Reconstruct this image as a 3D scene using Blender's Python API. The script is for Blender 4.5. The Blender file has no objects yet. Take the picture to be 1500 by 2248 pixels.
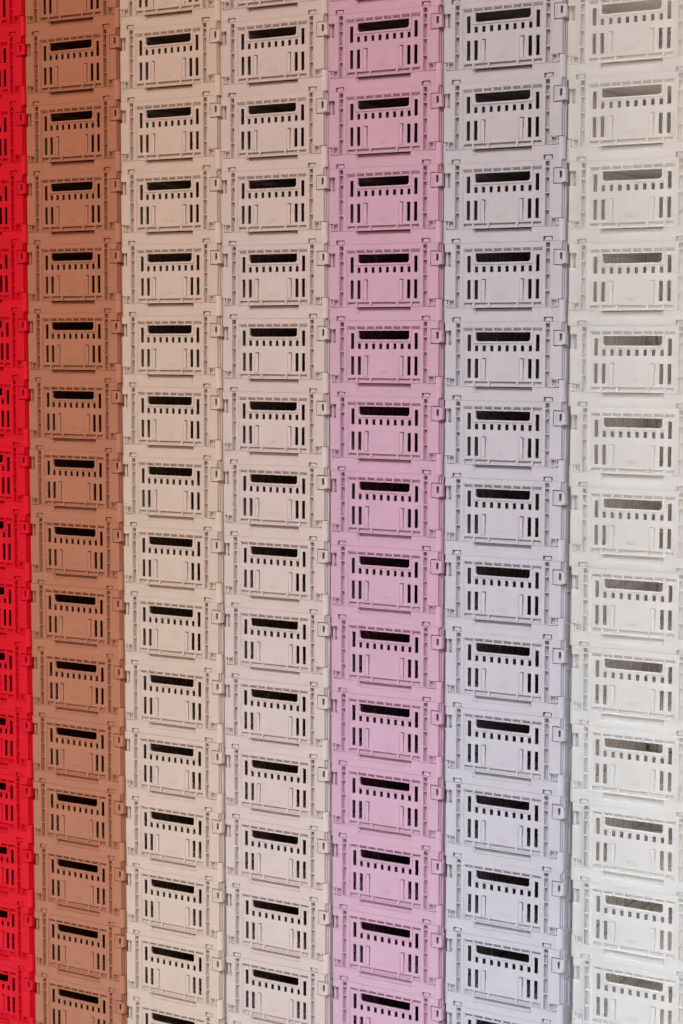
import bpy, bmesh, math, random
from mathutils import Vector, Matrix

random.seed(7)
scene = bpy.context.scene
col = scene.collection

# ------------------------------------------------------------------ camera
F_PX, YAW, PITCH, ROLL = 4102.647, -0.5326509, -0.0886174, 0.0022403
CAM = Vector((1.20149676, -2.14666066, -0.0663249))
fwd = Vector((math.sin(YAW) * math.cos(PITCH), math.cos(YAW) * math.cos(PITCH), math.sin(PITCH)))
right0 = Vector((math.cos(YAW), -math.sin(YAW), 0))
up0 = right0.cross(fwd)
right = math.cos(ROLL) * right0 + math.sin(ROLL) * up0
up = right.cross(fwd)
cam_data = bpy.data.cameras.new('camera')
cam = bpy.data.objects.new('camera', cam_data)
col.objects.link(cam)
m = Matrix((right, up, -fwd)).transposed().to_4x4()
m.translation = CAM
cam.matrix_world = m
cam_data.sensor_fit = 'VERTICAL'
cam_data.sensor_height = 36.0
cam_data.lens = F_PX / 2248 * 36.0
cam_data.clip_start = 0.05
cam_data.clip_end = 100
scene.camera = cam

# ------------------------------------------------------------------ light
world = bpy.data.worlds.new('World')
scene.world = world
world.use_nodes = True
bg = world.node_tree.nodes['Background']
bg.inputs['Color'].default_value = (1.000, 0.756, 0.633, 1)
bg.inputs['Strength'].default_value = 0.450

def area(name, loc, target, size, size_y, power, color, spread=180):
    ld = bpy.data.lights.new(name, 'AREA')
    ld.shape = 'RECTANGLE'; ld.size = size; ld.size_y = size_y
    ld.energy = power; ld.color = color; ld.spread = math.radians(spread)
    o = bpy.data.objects.new(name, ld); col.objects.link(o)
    o.location = loc
    o.rotation_euler = (Vector(target) - Vector(loc)).to_track_quat('-Z', 'Y').to_euler()
    return o

area('window_light', (2.3, -4.5, 3.0), (-0.35, 0.0, -1.75), 2.4, 1.6, 30.7, (0.552, 0.807, 1.000), 38)
area('ceiling_lamp', (0.9, -2.3, 2.0), (-0.3, 0.0, 0.3), 1.8, 1.2, 42.8, (1.000, 0.673, 0.449))
area('side_fill', (1.7, 0.14, -0.45), (0.4, 0.14, -0.45), 0.24, 2.4, 30, (1.0, 0.88, 0.80))  # added lamp, not a real window; brightens white crate interiors through their side walls

scene.view_settings.view_transform = 'Standard'
scene.view_settings.look = 'None'
scene.view_settings.exposure = 0
scene.view_settings.gamma = 1

# ------------------------------------------------------------------ materials
def plastic(name, rgb, rough=0.45, spec=0.36, thin=0.0):
    mt = bpy.data.materials.new(name); mt.use_nodes = True
    nt = mt.node_tree; N = nt.nodes; L = nt.links
    b = N['Principled BSDF']
    tc = N.new('ShaderNodeTexCoord')
    oi = N.new('ShaderNodeObjectInfo')
    n1 = N.new('ShaderNodeTexNoise'); n1.inputs['Scale'].default_value = 38; n1.inputs['Detail'].default_value = 5
    add = N.new('ShaderNodeVectorMath'); add.operation = 'ADD'
    L.new(tc.outputs['Object'], add.inputs[0]); L.new(oi.outputs['Random'], add.inputs[1])
    L.new(add.outputs[0], n1.inputs['Vector'])
    # small batch-to-batch and moulding variation in the dyed plastic
    hsv = N.new('ShaderNodeHueSaturation'); hsv.inputs['Color'].default_value = (*rgb, 1)
    mr = N.new('ShaderNodeMapRange')
    mr.inputs['From Min'].default_value = 0.3; mr.inputs['From Max'].default_value = 0.7
    mr.inputs['To Min'].default_value = 0.965; mr.inputs['To Max'].default_value = 1.03
    L.new(n1.outputs['Fac'], mr.inputs['Value'])
    L.new(mr.outputs['Result'], hsv.inputs['Value'])
    L.new(hsv.outputs['Color'], b.inputs['Base Color'])
    n2 = N.new('ShaderNodeTexNoise'); n2.inputs['Scale'].default_value = 1400; n2.inputs['Detail'].default_value = 2
    L.new(tc.outputs['Object'], n2.inputs['Vector'])
    bp = N.new('ShaderNodeBump'); bp.inputs['Strength'].default_value = 0.12; bp.inputs['Distance'].default_value = 0.0004
    L.new(n2.outputs['Fac'], bp.inputs['Height'])
    L.new(bp.outputs['Normal'], b.inputs['Normal'])
    mr2 = N.new('ShaderNodeMapRange')
    mr2.inputs['To Min'].default_value = rough - 0.08; mr2.inputs['To Max'].default_value = rough + 0.1
    L.new(n1.outputs['Fac'], mr2.inputs['Value']); L.new(mr2.outputs['Result'], b.inputs['Roughness'])
    b.inputs['Specular IOR Level'].default_value = spec
    if thin > 0.3:
        b.inputs['Subsurface Weight'].default_value = 0.85
        b.inputs['Subsurface Radius'].default_value = (1.0, 0.9, 0.75)
        b.inputs['Subsurface Scale'].default_value = 0.006
    if thin:                                   # thin natural-white walls let some light through
        tr = N.new('ShaderNodeBsdfTranslucent'); tr.inputs['Color'].default_value = (*[min(0.97, c * 1.13) for c in rgb], 1)
        mx = N.new('ShaderNodeMixShader'); mx.inputs[0].default_value = thin
        L.new(b.outputs[0], mx.inputs[1]); L.new(tr.outputs[0], mx.inputs[2])
        L.new(mx.outputs[0], N['Material Output'].inputs['Surface'])
    return mt

def matte(name, rgb, scale, var):
    mt = bpy.data.materials.new(name); mt.use_nodes = True
    nt = mt.node_tree; N = nt.nodes; L = nt.links
    b = N['Principled BSDF']; b.inputs['Roughness'].default_value = 0.85
    n = N.new('ShaderNodeTexNoise'); n.inputs['Scale'].default_value = scale; n.inputs['Detail'].default_value = 6
    cr = N.new('ShaderNodeValToRGB')
    cr.color_ramp.elements[0].color = (*[c * (1 - var) for c in rgb], 1)
    cr.color_ramp.elements[1].color = (*[c * (1 + var) for c in rgb], 1)
    L.new(n.outputs['Fac'], cr.inputs['Fac']); L.new(cr.outputs['Color'], b.inputs['Base Color'])
    return mt

COLOURS = [
    ('red_plastic', (0.634, 0.0050, 0.0160)),
    ('terracotta_plastic', (0.392, 0.147, 0.078)),
    ('beige_plastic', (0.548, 0.401, 0.313)),
    ('blush_plastic', (0.541, 0.417, 0.369)),
    ('orchid_pink_plastic', (0.515, 0.304, 0.374)),
    ('pale_lavender_plastic', (0.542, 0.495, 0.517)),
    ('off_white_plastic', (0.83, 0.812, 0.79)),
]
MATS = [plastic(n, c, spec=0.18 if n == 'red_plastic' else 0.36, thin={'off_white_plastic': 0.5, 'pale_lavender_plastic': 0.14}.get(n, 0.0)) for n, c in COLOURS]

# ------------------------------------------------------------------ mesh helpers (millimetres in, metres out)
MM = 0.001
ZB = 28.8            # bottom of the tray below the local zero of the measured drawing

def finish(name, bm, bevel=0.0, angle=25):
    bmesh.ops.remove_doubles(bm, verts=bm.verts, dist=1e-4)
    bmesh.ops.dissolve_limit(bm, angle_limit=math.radians(0.5), verts=bm.verts, edges=bm.edges)
    if bevel:
        bm.normal_update()
        es = [e for e in bm.edges if len(e.link_faces) == 2 and e.calc_face_angle(0) > math.radians(angle)]
        bmesh.ops.bevel(bm, geom=es, offset=bevel, segments=1, profile=0.5, affect='EDGES', clamp_overlap=True)
    me = bpy.data.meshes.new(name)
    for v in bm.verts:
        v.co = Vector((v.co.x * MM, v.co.y * MM, (v.co.z + ZB) * MM))
    bmesh.ops.triangulate(bm, faces=[f for f in bm.faces if len(f.verts) > 4])
    bm.to_mesh(me); bm.free()
    me.materials.append(None)
    return me

def quad(bm, pts):
    vs = []
    for p in pts:
        if not vs or (Vector(p) - vs[-1].co).length > 1e-5:
            vs.append(bm.verts.new(p))
    if len(vs) > 2 and (vs[0].co - vs[-1].co).length < 1e-5:
        bm.verts.remove(vs.pop())
    if len(vs) >= 3:
        bm.faces.new(vs)

def box(bm, x0, x1, y0, y1, z0, z1, taper=0.0):
    P = [(x0, y0, z0), (x1, y0, z0), (x1, y1, z0), (x0, y1, z0),
         (x0 + taper, y0, z1), (x1 - taper, y0, z1), (x1 - taper, y1, z1), (x0 + taper, y1, z1)]
    v = [bm.verts.new(p) for p in P]
    for f in ((0, 1, 5, 4), (1, 2, 6, 5), (2, 3, 7, 6), (3, 0, 4, 7), (4, 5, 6, 7), (3, 2, 1, 0)):
        bm.faces.new([v[i] for i in f])

class Relief:
    """Wall drawn as rectangles at different depths; later rectangles win. depth None = through hole."""
    def __init__(self): self.r = []
    def add(self, x0, x1, z0, z1, d, sx=None, sz=None):
        # sx: depth at x1 edge (ramp in x); sz: depth at top edge z1 (ramp in z)
        self.r.append((min(x0, x1), max(x0, x1), min(z0, z1), max(z0, z1), d, sx, sz))
    def build(self, bm, back, place=lambda x, y, z: (x, y, z), hole=1.5):
        R = self.r
        def uniq(vals):
            out = []
            for v in sorted(vals):
                if not out or v - out[-1] > 1e-3: out.append(v)
            return out
        xs = uniq([a for r in R for a in r[:2]]); zs = uniq([a for r in R for a in r[2:4]])
        nx, nz = len(xs) - 1, len(zs) - 1
        cell = {}
        for i in range(nx):
            mx = (xs[i] + xs[i + 1]) / 2
            for k in range(nz):
                mz = (zs[k] + zs[k + 1]) / 2
                for r in reversed(R):
                    if r[0] < mx < r[1] and r[2] < mz < r[3]:
                        x0, x1, z0, z1, d, sx, sz = r
                        if d is None:
                            cell[i, k] = 'hole'; break
                        if d == 'out':
                            break
                        def dep(x, z):
                            v = d
                            if sx is not None: v += (sx - d) * (x - x0) / (x1 - x0)
                            if sz is not None: v += (sz - d) * (z - z0) / (z1 - z0)
                            return v
                        cell[i, k] = tuple(dep(x, z) for x, z in ((xs[i], zs[k]), (xs[i + 1], zs[k]), (xs[i + 1], zs[k + 1]), (xs[i], zs[k + 1])))
                        break
        B = (back,) * 4
        H = (hole,) * 4
        def g(i, k):
            c = cell.get((i, k))
            if c == 'hole': return H
            if c is None: return B
            return c
        for (i, k), c in cell.items():
            if c == 'hole': continue
            x0, x1, z0, z1 = xs[i], xs[i + 1], zs[k], zs[k + 1]
            quad(bm, [place(x0, c[0], z0), place(x1, c[1], z0), place(x1, c[2], z1), place(x0, c[3], z1)])
        for i in range(nx + 1):
            for k in range(nz):
                if (i, k) not in cell and (i - 1, k) not in cell: continue
                a, b = g(i - 1, k), g(i, k)
                if abs(a[1] - b[0]) > 1e-4 or abs(a[2] - b[3]) > 1e-4:
                    x = xs[i]
                    quad(bm, [place(x, a[1], zs[k]), place(x, b[0], zs[k]), place(x, b[3], zs[k + 1]), place(x, a[2], zs[k + 1])])
        for i in range(nx):
            for k in range(nz + 1):
                if (i, k) not in cell and (i, k - 1) not in cell: continue
                a, b = g(i, k - 1), g(i, k)
                if abs(a[3] - b[0]) > 1e-4 or abs(a[2] - b[1]) > 1e-4:
                    z = zs[k]
                    quad(bm, [place(xs[i], a[3], z), place(xs[i + 1], a[2], z), place(xs[i + 1], b[1], z), place(xs[i], b[0], z)])

# ------------------------------------------------------------------ crate parts
FR, BK = -2.4, 4.5        # front of the frame, inside of the wall
DEPTH = 262.0

def make_end_panel():
    R = Relief()
    R.add(-67, 67, -10.6, 70.85, FR)                       # frame
    R.add(-54, 54, -10.6, 64, 0)                          # field
    for s in (-1, 1):
        ch = sorted((s * 59.4, s * 65.6))
        R.add(ch[0], ch[1], -10.0, 69.4, 4.6)             # deep channel
        for z in (62.6, 50.2, 30.7, 10.0):
            R.add(ch[0], ch[1], z - 0.7, z + 0.7, -1.2) # cross ribs
        R.add(s * 65.6, s * 67, -10.6, 70.85, FR - 0.5)
        R.add(s * 54, s * 55.6, -10.6, 64, -1.0)          # stepped inner edge
    # top row of cells
    R.add(-54, 54, 59.9, 64, 2.6, None, -0.6)
    for x in (-40.9, -26.4, -13.0, 0.4, 13.8, 26.8, 40.9):
        R.add(x - 1.2, x + 1.2, 59.0, 64, FR + 0.2)
    # handle lip and opening
    R.add(-41.6, 41.6, 44.2, 59.9, -1.5)
    R.add(-38.2, 38.6, 46.5, 58.2, None)
    # slits
    for s in (-1, 1):
        R.add(s * 45.2, s * 50.4, 34.1, 55.1, None)
        R.add(s * 45.2, s * 50.2, 0, 24.6, None)
        R.add(s * 34.8, s * 39.9, 0, 24.6, None)
    for i in range(8):
        x = -37.3 + i * 10.72
        R.add(x - 2.35, x + 2.35, 34.0, 41.5, None)
    # label guides: a low ridge with a narrow deep slot along its right side and top
    for x in (-26.0, 27.0):
        R.add(x - 5.0, x - 2.8, -1.8, 24.2, 0.0, -1.1)
        R.add(x - 2.8, x + 0.7, -1.8, 24.2, -1.1, -0.5)
        R.add(x - 3.2, x + 2.6, 24.2, 25.5, 5.0)
        R.add(x + 0.7, x + 2.6, 12.0, 24.2, 5.0)
        R.add(x + 0.7, x + 2.2, -1.8, 12.0, 2.2)
    # bottom cells: deep under the field, sloping forward to the lip
    R.add(-54, 54, -9.6, -4.2, 2.2, None, 3.6)
    for x, w in ((-40.6, 1.3), (-19.6, 1.3), (20.4, 1.3), (41.4, 1.3)):
        R.add(x - w, x + w, -9.4, -4.4, FR + 0.2, None, -0.2)
    R.add(-55.6, 55.6, -10.6, -9.4, FR)
    bm = bmesh.new(); R.build(bm, BK)
    # rounded lower corners of the handle opening
    for s, xc in ((-1, -38.2), (1, 38.6)):
        r = 4.0; zc = 46.5
        arc = [(xc - s * (r - r * math.sin(a)), zc + r - r * math.cos(a)) for a in [math.radians(90 * t / 5) for t in range(6)]]
        for a, b in zip(arc, arc[1:]):
            quad(bm, [(a[0], -1.45, a[1]), (b[0], -1.45, b[1]), (xc, -1.45, zc)])
            quad(bm, [(a[0], -1.45, a[1]), (a[0], 1.5, a[1]), (b[0], 1.5, b[1]), (b[0], -1.45, b[1])])
    return finish('end_panel', bm, 0.35)

def make_corner_post(s):
    """upright end of a long wall beside the end panel; s=-1 left, 1 right (as seen from outside the end)"""
    R = Relief()
    R.add(s * 67.0, s * 81.0, -0.3, 70.85, FR)
    if s > 0:
        R.add(70.2, 81.0, 40.8, 60.8, 7.0)                # pocket behind the latch
    else:
        R.add(-81.0, -72.2, 42.2, 60.4, 8.0)        # sunken latch seat sloping inwards
        R.add(-73.2, -72.2, 42.2, 60.4, 8)
        R.add(-81.0, -72.2, 42.2, 43.2, 8)
    # hinge block under the post
    R.add(s * 67.0, s * 79.8, -10.2, -0.3, -1.4)
    R.add(s * 68.2, s * 74.6, -9.0, -1.4, 3.0)
    R.add(s * 76.2, s * 79.0, -6.0, -0.3, 4.5)
    R.add(s * 76.6, s * 79.8, -10.2, -8.2, 'out')
    R.add(s * 78.4, s * 79.8, -8.2, -6.4, 'out')
    bm = bmesh.new(); R.build(bm, BK)
    # chamfered side of the post
    zz = ((-0.3, 41.2), (60.6, 61.0), (69.0, 70.85)) if s > 0 else ((-0.3, 42.2), (60.4, 70.85))
    for z0, z1 in zz:
        pr = [(s * 81.0, FR), (s * 81.5, FR + 0.4), (s * 81.6, 9.0), (s * 84.2, 9.3), (s * 84.3, 10.5), (s * 81.0, 10.5)]
        for a, b in zip(pr, pr[1:]):
            quad(bm, [(a[0], a[1], z0), (b[0], b[1], z0), (b[0], b[1], z1), (a[0], a[1], z1)])
        for z in (z0, z1):
            bm.faces.new([bm.verts.new((x, y, z)) for x, y in pr])
    box(bm, min(s * 79, s * 82.4), max(s * 79, s * 82.4), 3.0, 6.5, -0.3, 70.85)
    return finish('corner_post', bm, 0.3)

def make_latch():
    """clip that wraps round the right-hand corner, with its small window"""
    R = Relief()
    R.add(71.6, 84.4, 42.0, 59.6, -3.6)
    R.add(71.6, 72.4, 42.8, 58.8, -3.0)
    R.add(78.6, 84.4, 42.0, 59.6, -4.2)
    R.add(79.6, 83.0, 47.8, 56.6, None)
    R.add(83.4, 84.4, 42.0, 43.4, 'out'); R.add(83.4, 84.4, 58.2, 59.6, 'out')
    bm = bmesh.new(); R.build(bm, 1.0, hole=-3.0)
    # rounded return round the corner of the crate
    prof = [(84.4, -4.2), (86.2, -3.4), (87.0, -1.6), (87.2, 3.0), (86.6, 7.5)]
    for j, (a, b) in enumerate(zip(prof, prof[1:])):
        t0, t1 = 1.4 - 0.2 * j, 1.4 - 0.2 * (j + 1)
        za, zb = (42.0 + t0, 59.6 - t0), (42.0 + t1, 59.6 - t1)
        quad(bm, [(a[0], a[1], za[0]), (b[0], b[1], zb[0]), (b[0], b[1], zb[1]), (a[0], a[1], za[1])])
        for q in (0, 1):
            quad(bm, [(a[0], a[1], za[q]), (b[0], b[1], zb[q]), (84.0, b[1], zb[q]), (84.0, a[1], za[q])])
    for z in (45.4, 48.9, 52.4, 55.9):
        box(bm, 74.2, 75.6, -4.2, -3.4, z - 0.7, z + 0.7)
    # dark throat behind the window is the gap between clip and post
    return finish('latch', bm, 0.25)

def make_latch_seat():
    bm = bmesh.new()
    for z in (45.6, 49.1, 52.6, 56.1):
        box(bm, -76.4, -75.0, 2.6, 5.0, z - 0.7, z + 0.7)
    quad(bm, [(-80.8, 7.0, 44.0), (-73.8, 3.0, 44.0), (-73.8, 3.0, 59.4), (-80.8, 7.0, 59.4)])
    quad(bm, [(-80.8, 7.0, 44.0), (-73.8, 3.0, 44.0), (-73.8, 8.0, 44.0), (-80.8, 8.0, 44.0)])
    quad(bm, [(-73.8, 3.0, 44.0), (-73.8, 3.0, 59.4), (-73.8, 8.0, 59.4), (-73.8, 8.0, 44.0)])
    return finish('latch_plate', bm)

TF = -2.0      # tray front
def make_tray():
    bm = bmesh.new()
    def front(place, bk):
        R = Relief()
        R.add(-78, 78, -28.7, -11.0, TF)
        R.add(-41.8, -38.4, -19.0, -12.0, TF, 2.2)
        R.add(-38.4, 41.6, -19.0, -12.0, 1.6, None, 4.8)   # sloping handle notch
        R.add(-38.4, 41.6, -12.0, -11.0, None)              # open slit under the end panel
        for s in (-1, 1):
            R.add(s * 57.6, s * 70.4, -28.7, -22.6, 7.0)    # foot pockets
        R.build(bm, bk, place, 5.5)
    front(lambda x, y, z: (x, y, z), 5.5)
    front(lambda x, y, z: (-x, DEPTH - y, z), 5.5)
    # rounded corner columns, standing a little higher than the tray
    n = 6; r = 7.0
    for sx in (-1, 1):
        for front_ in (True, False):
            cx = sx * 78; cy = TF + r if front_ else DEPTH - TF - r
            sy = -1 if front_ else 1
            pts = [(cx + sx * r * math.sin(math.radians(90 * t / n)), cy + sy * r * math.cos(math.radians(90 * t / n))) for t in range(n + 1)]
            for a, b in zip(pts, pts[1:]):
                quad(bm, [(a[0], a[1], -28.7), (b[0], b[1], -28.7), (b[0], b[1], -1.2), (a[0], a[1], -1.2)])
            bm.faces.new([bm.verts.new((x, y, -1.2)) for x, y in pts] + [bm.verts.new((cx, cy, -1.2))])
            for a in (pts[0], pts[-1]):
                quad(bm, [(a[0], a[1], -11), (cx, cy, -11), (cx, cy, -1.2), (a[0], a[1], -1.2)])
            quad(bm, [(pts[-1][0], pts[-1][1], -28.7), (cx, cy, -28.7), (cx, cy, -1.2), (pts[-1][0], pts[-1][1], -1.2)])
    y0, y1 = TF + r, DEPTH - TF - r
    for sx in (-1, 1):
        quad(bm, [(sx * 85, y0, -28.7), (sx * 85, y1, -28.7), (sx * 85, y1, -11), (sx * 85, y0, -11)])
        quad(bm, [(sx * 85, y0, -11), (sx * 85, y1, -11), (sx * 78, y1, -11), (sx * 78, y0, -11)])
        quad(bm, [(sx * 78, y0, -24.5), (sx * 78, y1, -24.5), (sx * 78, y1, -11), (sx * 78, y0, -11)])
    # floor of slats with drain slots
    quad(bm, [(-78, TF + 1, -28.7), (78, TF + 1, -28.7), (78, DEPTH - 1, -28.7), (-78, DEPTH - 1, -28.7)])
    for i in range(13):
        x = -72 + 12 * i
        box(bm, x - 3.2, x + 3.2, 6, DEPTH - 6, -28.5, -24.5)
    return finish('base_tray', bm)

def make_side_wall(s):
    bm = bmesh.new()
    R = Relief()                       # thin wall: frame, sunken bays and upright stiffening ribs
    R.add(6.5, DEPTH - 6.5, -11, 70.85, 0)
    R.add(10, DEPTH - 10, -8, 62, 3.0)
    n = 20
    for i in range(n):
        y = 10 + (i + 0.5) * (DEPTH - 20) / n
        R.add(y - 1.7, y + 1.7, -8, 62, 0.8)
    for z in (30.7,):
        R.add(10, DEPTH - 10, z - 1.0, z + 1.0, 0.4)
    R.build(bm, 3.0, lambda a, d, z: (s * (84.3 - d), a, z))
    return finish('side_wall', bm)

def make_foot(s):
    bm = bmesh.new()
    c = s * 64.0
    box(bm, c - 5.0, c + 5.2, -1.0, 5.0, -28.7, -23.6, 1.3)
    box(bm, c - 2.6, c + 2.6, -1.8, 0.0, -28.3, -24.6, 0.5)
    return finish('foot', bm, 0.3)

def make_lettering():
    cu = bpy.data.curves.new('lettering', 'FONT')
    cu.body = 'HAY'; cu.size = 7.6; cu.extrude = 0.28; cu.align_x = 'CENTER'
    cu.resolution_u = 2
    o = bpy.data.objects.new('tmp', cu); col.objects.link(o)
    dg = bpy.context.evaluated_depsgraph_get()
    me = bpy.data.meshes.new_from_object(o.evaluated_get(dg))
    bpy.data.objects.remove(o); bpy.data.curves.remove(cu)
    for v in me.vertices:
        v.co = Vector((v.co.x * 1.05 * MM, (-v.co.z - 0.05) * MM, (v.co.y + 1.6 + ZB) * MM))
    me.materials.clear(); me.materials.append(None)
    me.name = 'raised_lettering'
    return me

end_me = make_end_panel()
post_l, post_r = make_corner_post(-1), make_corner_post(1)
TURN = Matrix.Translation((0, DEPTH * MM, 0)) @ Matrix.Rotation(math.pi, 4, 'Z')
# name, mesh, placement, index of the part it belongs to (None = the crate itself)
parts_def = [
    ('end_panel', end_me, None, None),
    ('end_panel', end_me, TURN, None),
    ('corner_post', post_l, None, None),
    ('corner_post', post_r, None, None),
    ('side_wall', make_side_wall(-1), None, None),
    ('side_wall', make_side_wall(1), None, None),
    ('base_tray', make_tray(), None, None),
    ('foot', make_foot(-1), None, 6),
    ('foot', make_foot(1), None, 6),
    ('latch', make_latch(), None, 3),
    ('latch_plate', make_latch_seat(), None, 2),
    ('raised_lettering', make_lettering(), None, 0),
    ('corner_post', post_l, TURN, None),
    ('corner_post', post_r, TURN, None),
]

# ------------------------------------------------------------------ layout of the stacks
PITCH_X, PITCH_Z = 0.172, 0.0997600
COLS = [  # offset x, lean per row, depth offset, height offset (metres)
    (0.00128197, -4.56958640e-04, -0.00101514, 0.01173546),
    (0.00179920, -2.79515879e-04, -0.00195198, 0.00885551),
    (0.00094518, -9.32359055e-05, -0.00124107, 0.00362459),
    (-0.00128055, 3.33755969e-04, 0.00145235, -0.00087723),
    (-0.00248798, 7.49163067e-04, 0.00321131, -0.00458645),
    (-0.00100967, 1.03883097e-03, 0.00021387, -0.00690783),
    (0.00075185, 1.98144881e-03, -0.00066933, -0.01184327),
]
LABELS = [
    ('bright red plastic crate in the stack beside the terracotta brown stack', 'bright red stacked crates'),
    ('terracotta brown plastic crate in the stack between the red and the beige stacks', 'terracotta brown stacked crates'),
    ('warm beige plastic crate in the stack between the terracotta and the blush stacks', 'warm beige stacked crates'),
    ('pale blush plastic crate in the stack between the beige and the orchid pink stacks', 'pale blush stacked crates'),
    ('orchid pink plastic crate in the stack between the blush and the lavender stacks', 'orchid pink stacked crates'),
    ('pale lavender grey plastic crate in the stack between the pink and the white stacks', 'pale lavender stacked crates'),
    ('off white plastic crate in the stack beside the pale lavender stack', 'off white stacked crates'),
]
NAMES = ['red_crate', 'brown_crate', 'beige_crate', 'blush_crate', 'pink_crate', 'lavender_crate', 'white_crate']
ROW_TOP, ROW_BOTTOM = -5, 11

for c, (ox, lean, dep, zo) in enumerate(COLS):
    for row in range(ROW_BOTTOM, ROW_TOP - 1, -1):
        e = bpy.data.objects.new(NAMES[c], None)
        e.empty_display_size = 0.05
        col.objects.link(e)
        e.location = ((c - 4) * PITCH_X + ox + lean * row + random.uniform(-0.0003, 0.0003),
                      dep + random.uniform(-0.0005, 0.0005),
                      -row * PITCH_Z + zo - ZB * MM)
        e.rotation_euler = (0, 0, math.radians(random.uniform(-0.12, 0.12)))
        e['label'], e['group'] = LABELS[c]
        e['category'] = 'crate'
        made = []
        for nm, me, mx, owner in parts_def:
            o = bpy.data.objects.new(nm, me)
            col.objects.link(o)
            o.parent = e if owner is None else made[owner]
            made.append(o)
            if mx is not None: o.matrix_local = mx
            o.material_slots[0].link = 'OBJECT'
            o.material_slots[0].material = MATS[c]

# ------------------------------------------------------------------ the surface under and behind the stacks
def sheet(name, pts, mat):
    me = bpy.data.meshes.new(name); me.from_pydata(pts, [], [(0, 1, 2, 3)])
    me.materials.append(mat)
    o = bpy.data.objects.new(name, me); col.objects.link(o); o['kind'] = 'structure'
    return o
zf = -ROW_BOTTOM * PITCH_Z - ZB * MM + 0.0004
slope = -0.0039 / PITCH_X
def zfl(x): return zf + slope * (x + 0.172) 
sheet('floor', [(-2.2, -2.6, zfl(-2.2)), (2.2, -2.6, zfl(2.2)), (2.2, 0.6, zfl(2.2)), (-2.2, 0.6, zfl(-2.2))], matte('floor_concrete', (0.70, 0.70, 0.71), 9, 0.08))
sheet('back_wall', [(-2.2, 0.30, zf - 0.1), (2.2, 0.30, zf - 0.1), (2.2, 0.30, 1.2), (-2.2, 0.30, 1.2)], matte('wall_paint', (0.55, 0.53, 0.50), 5, 0.06))
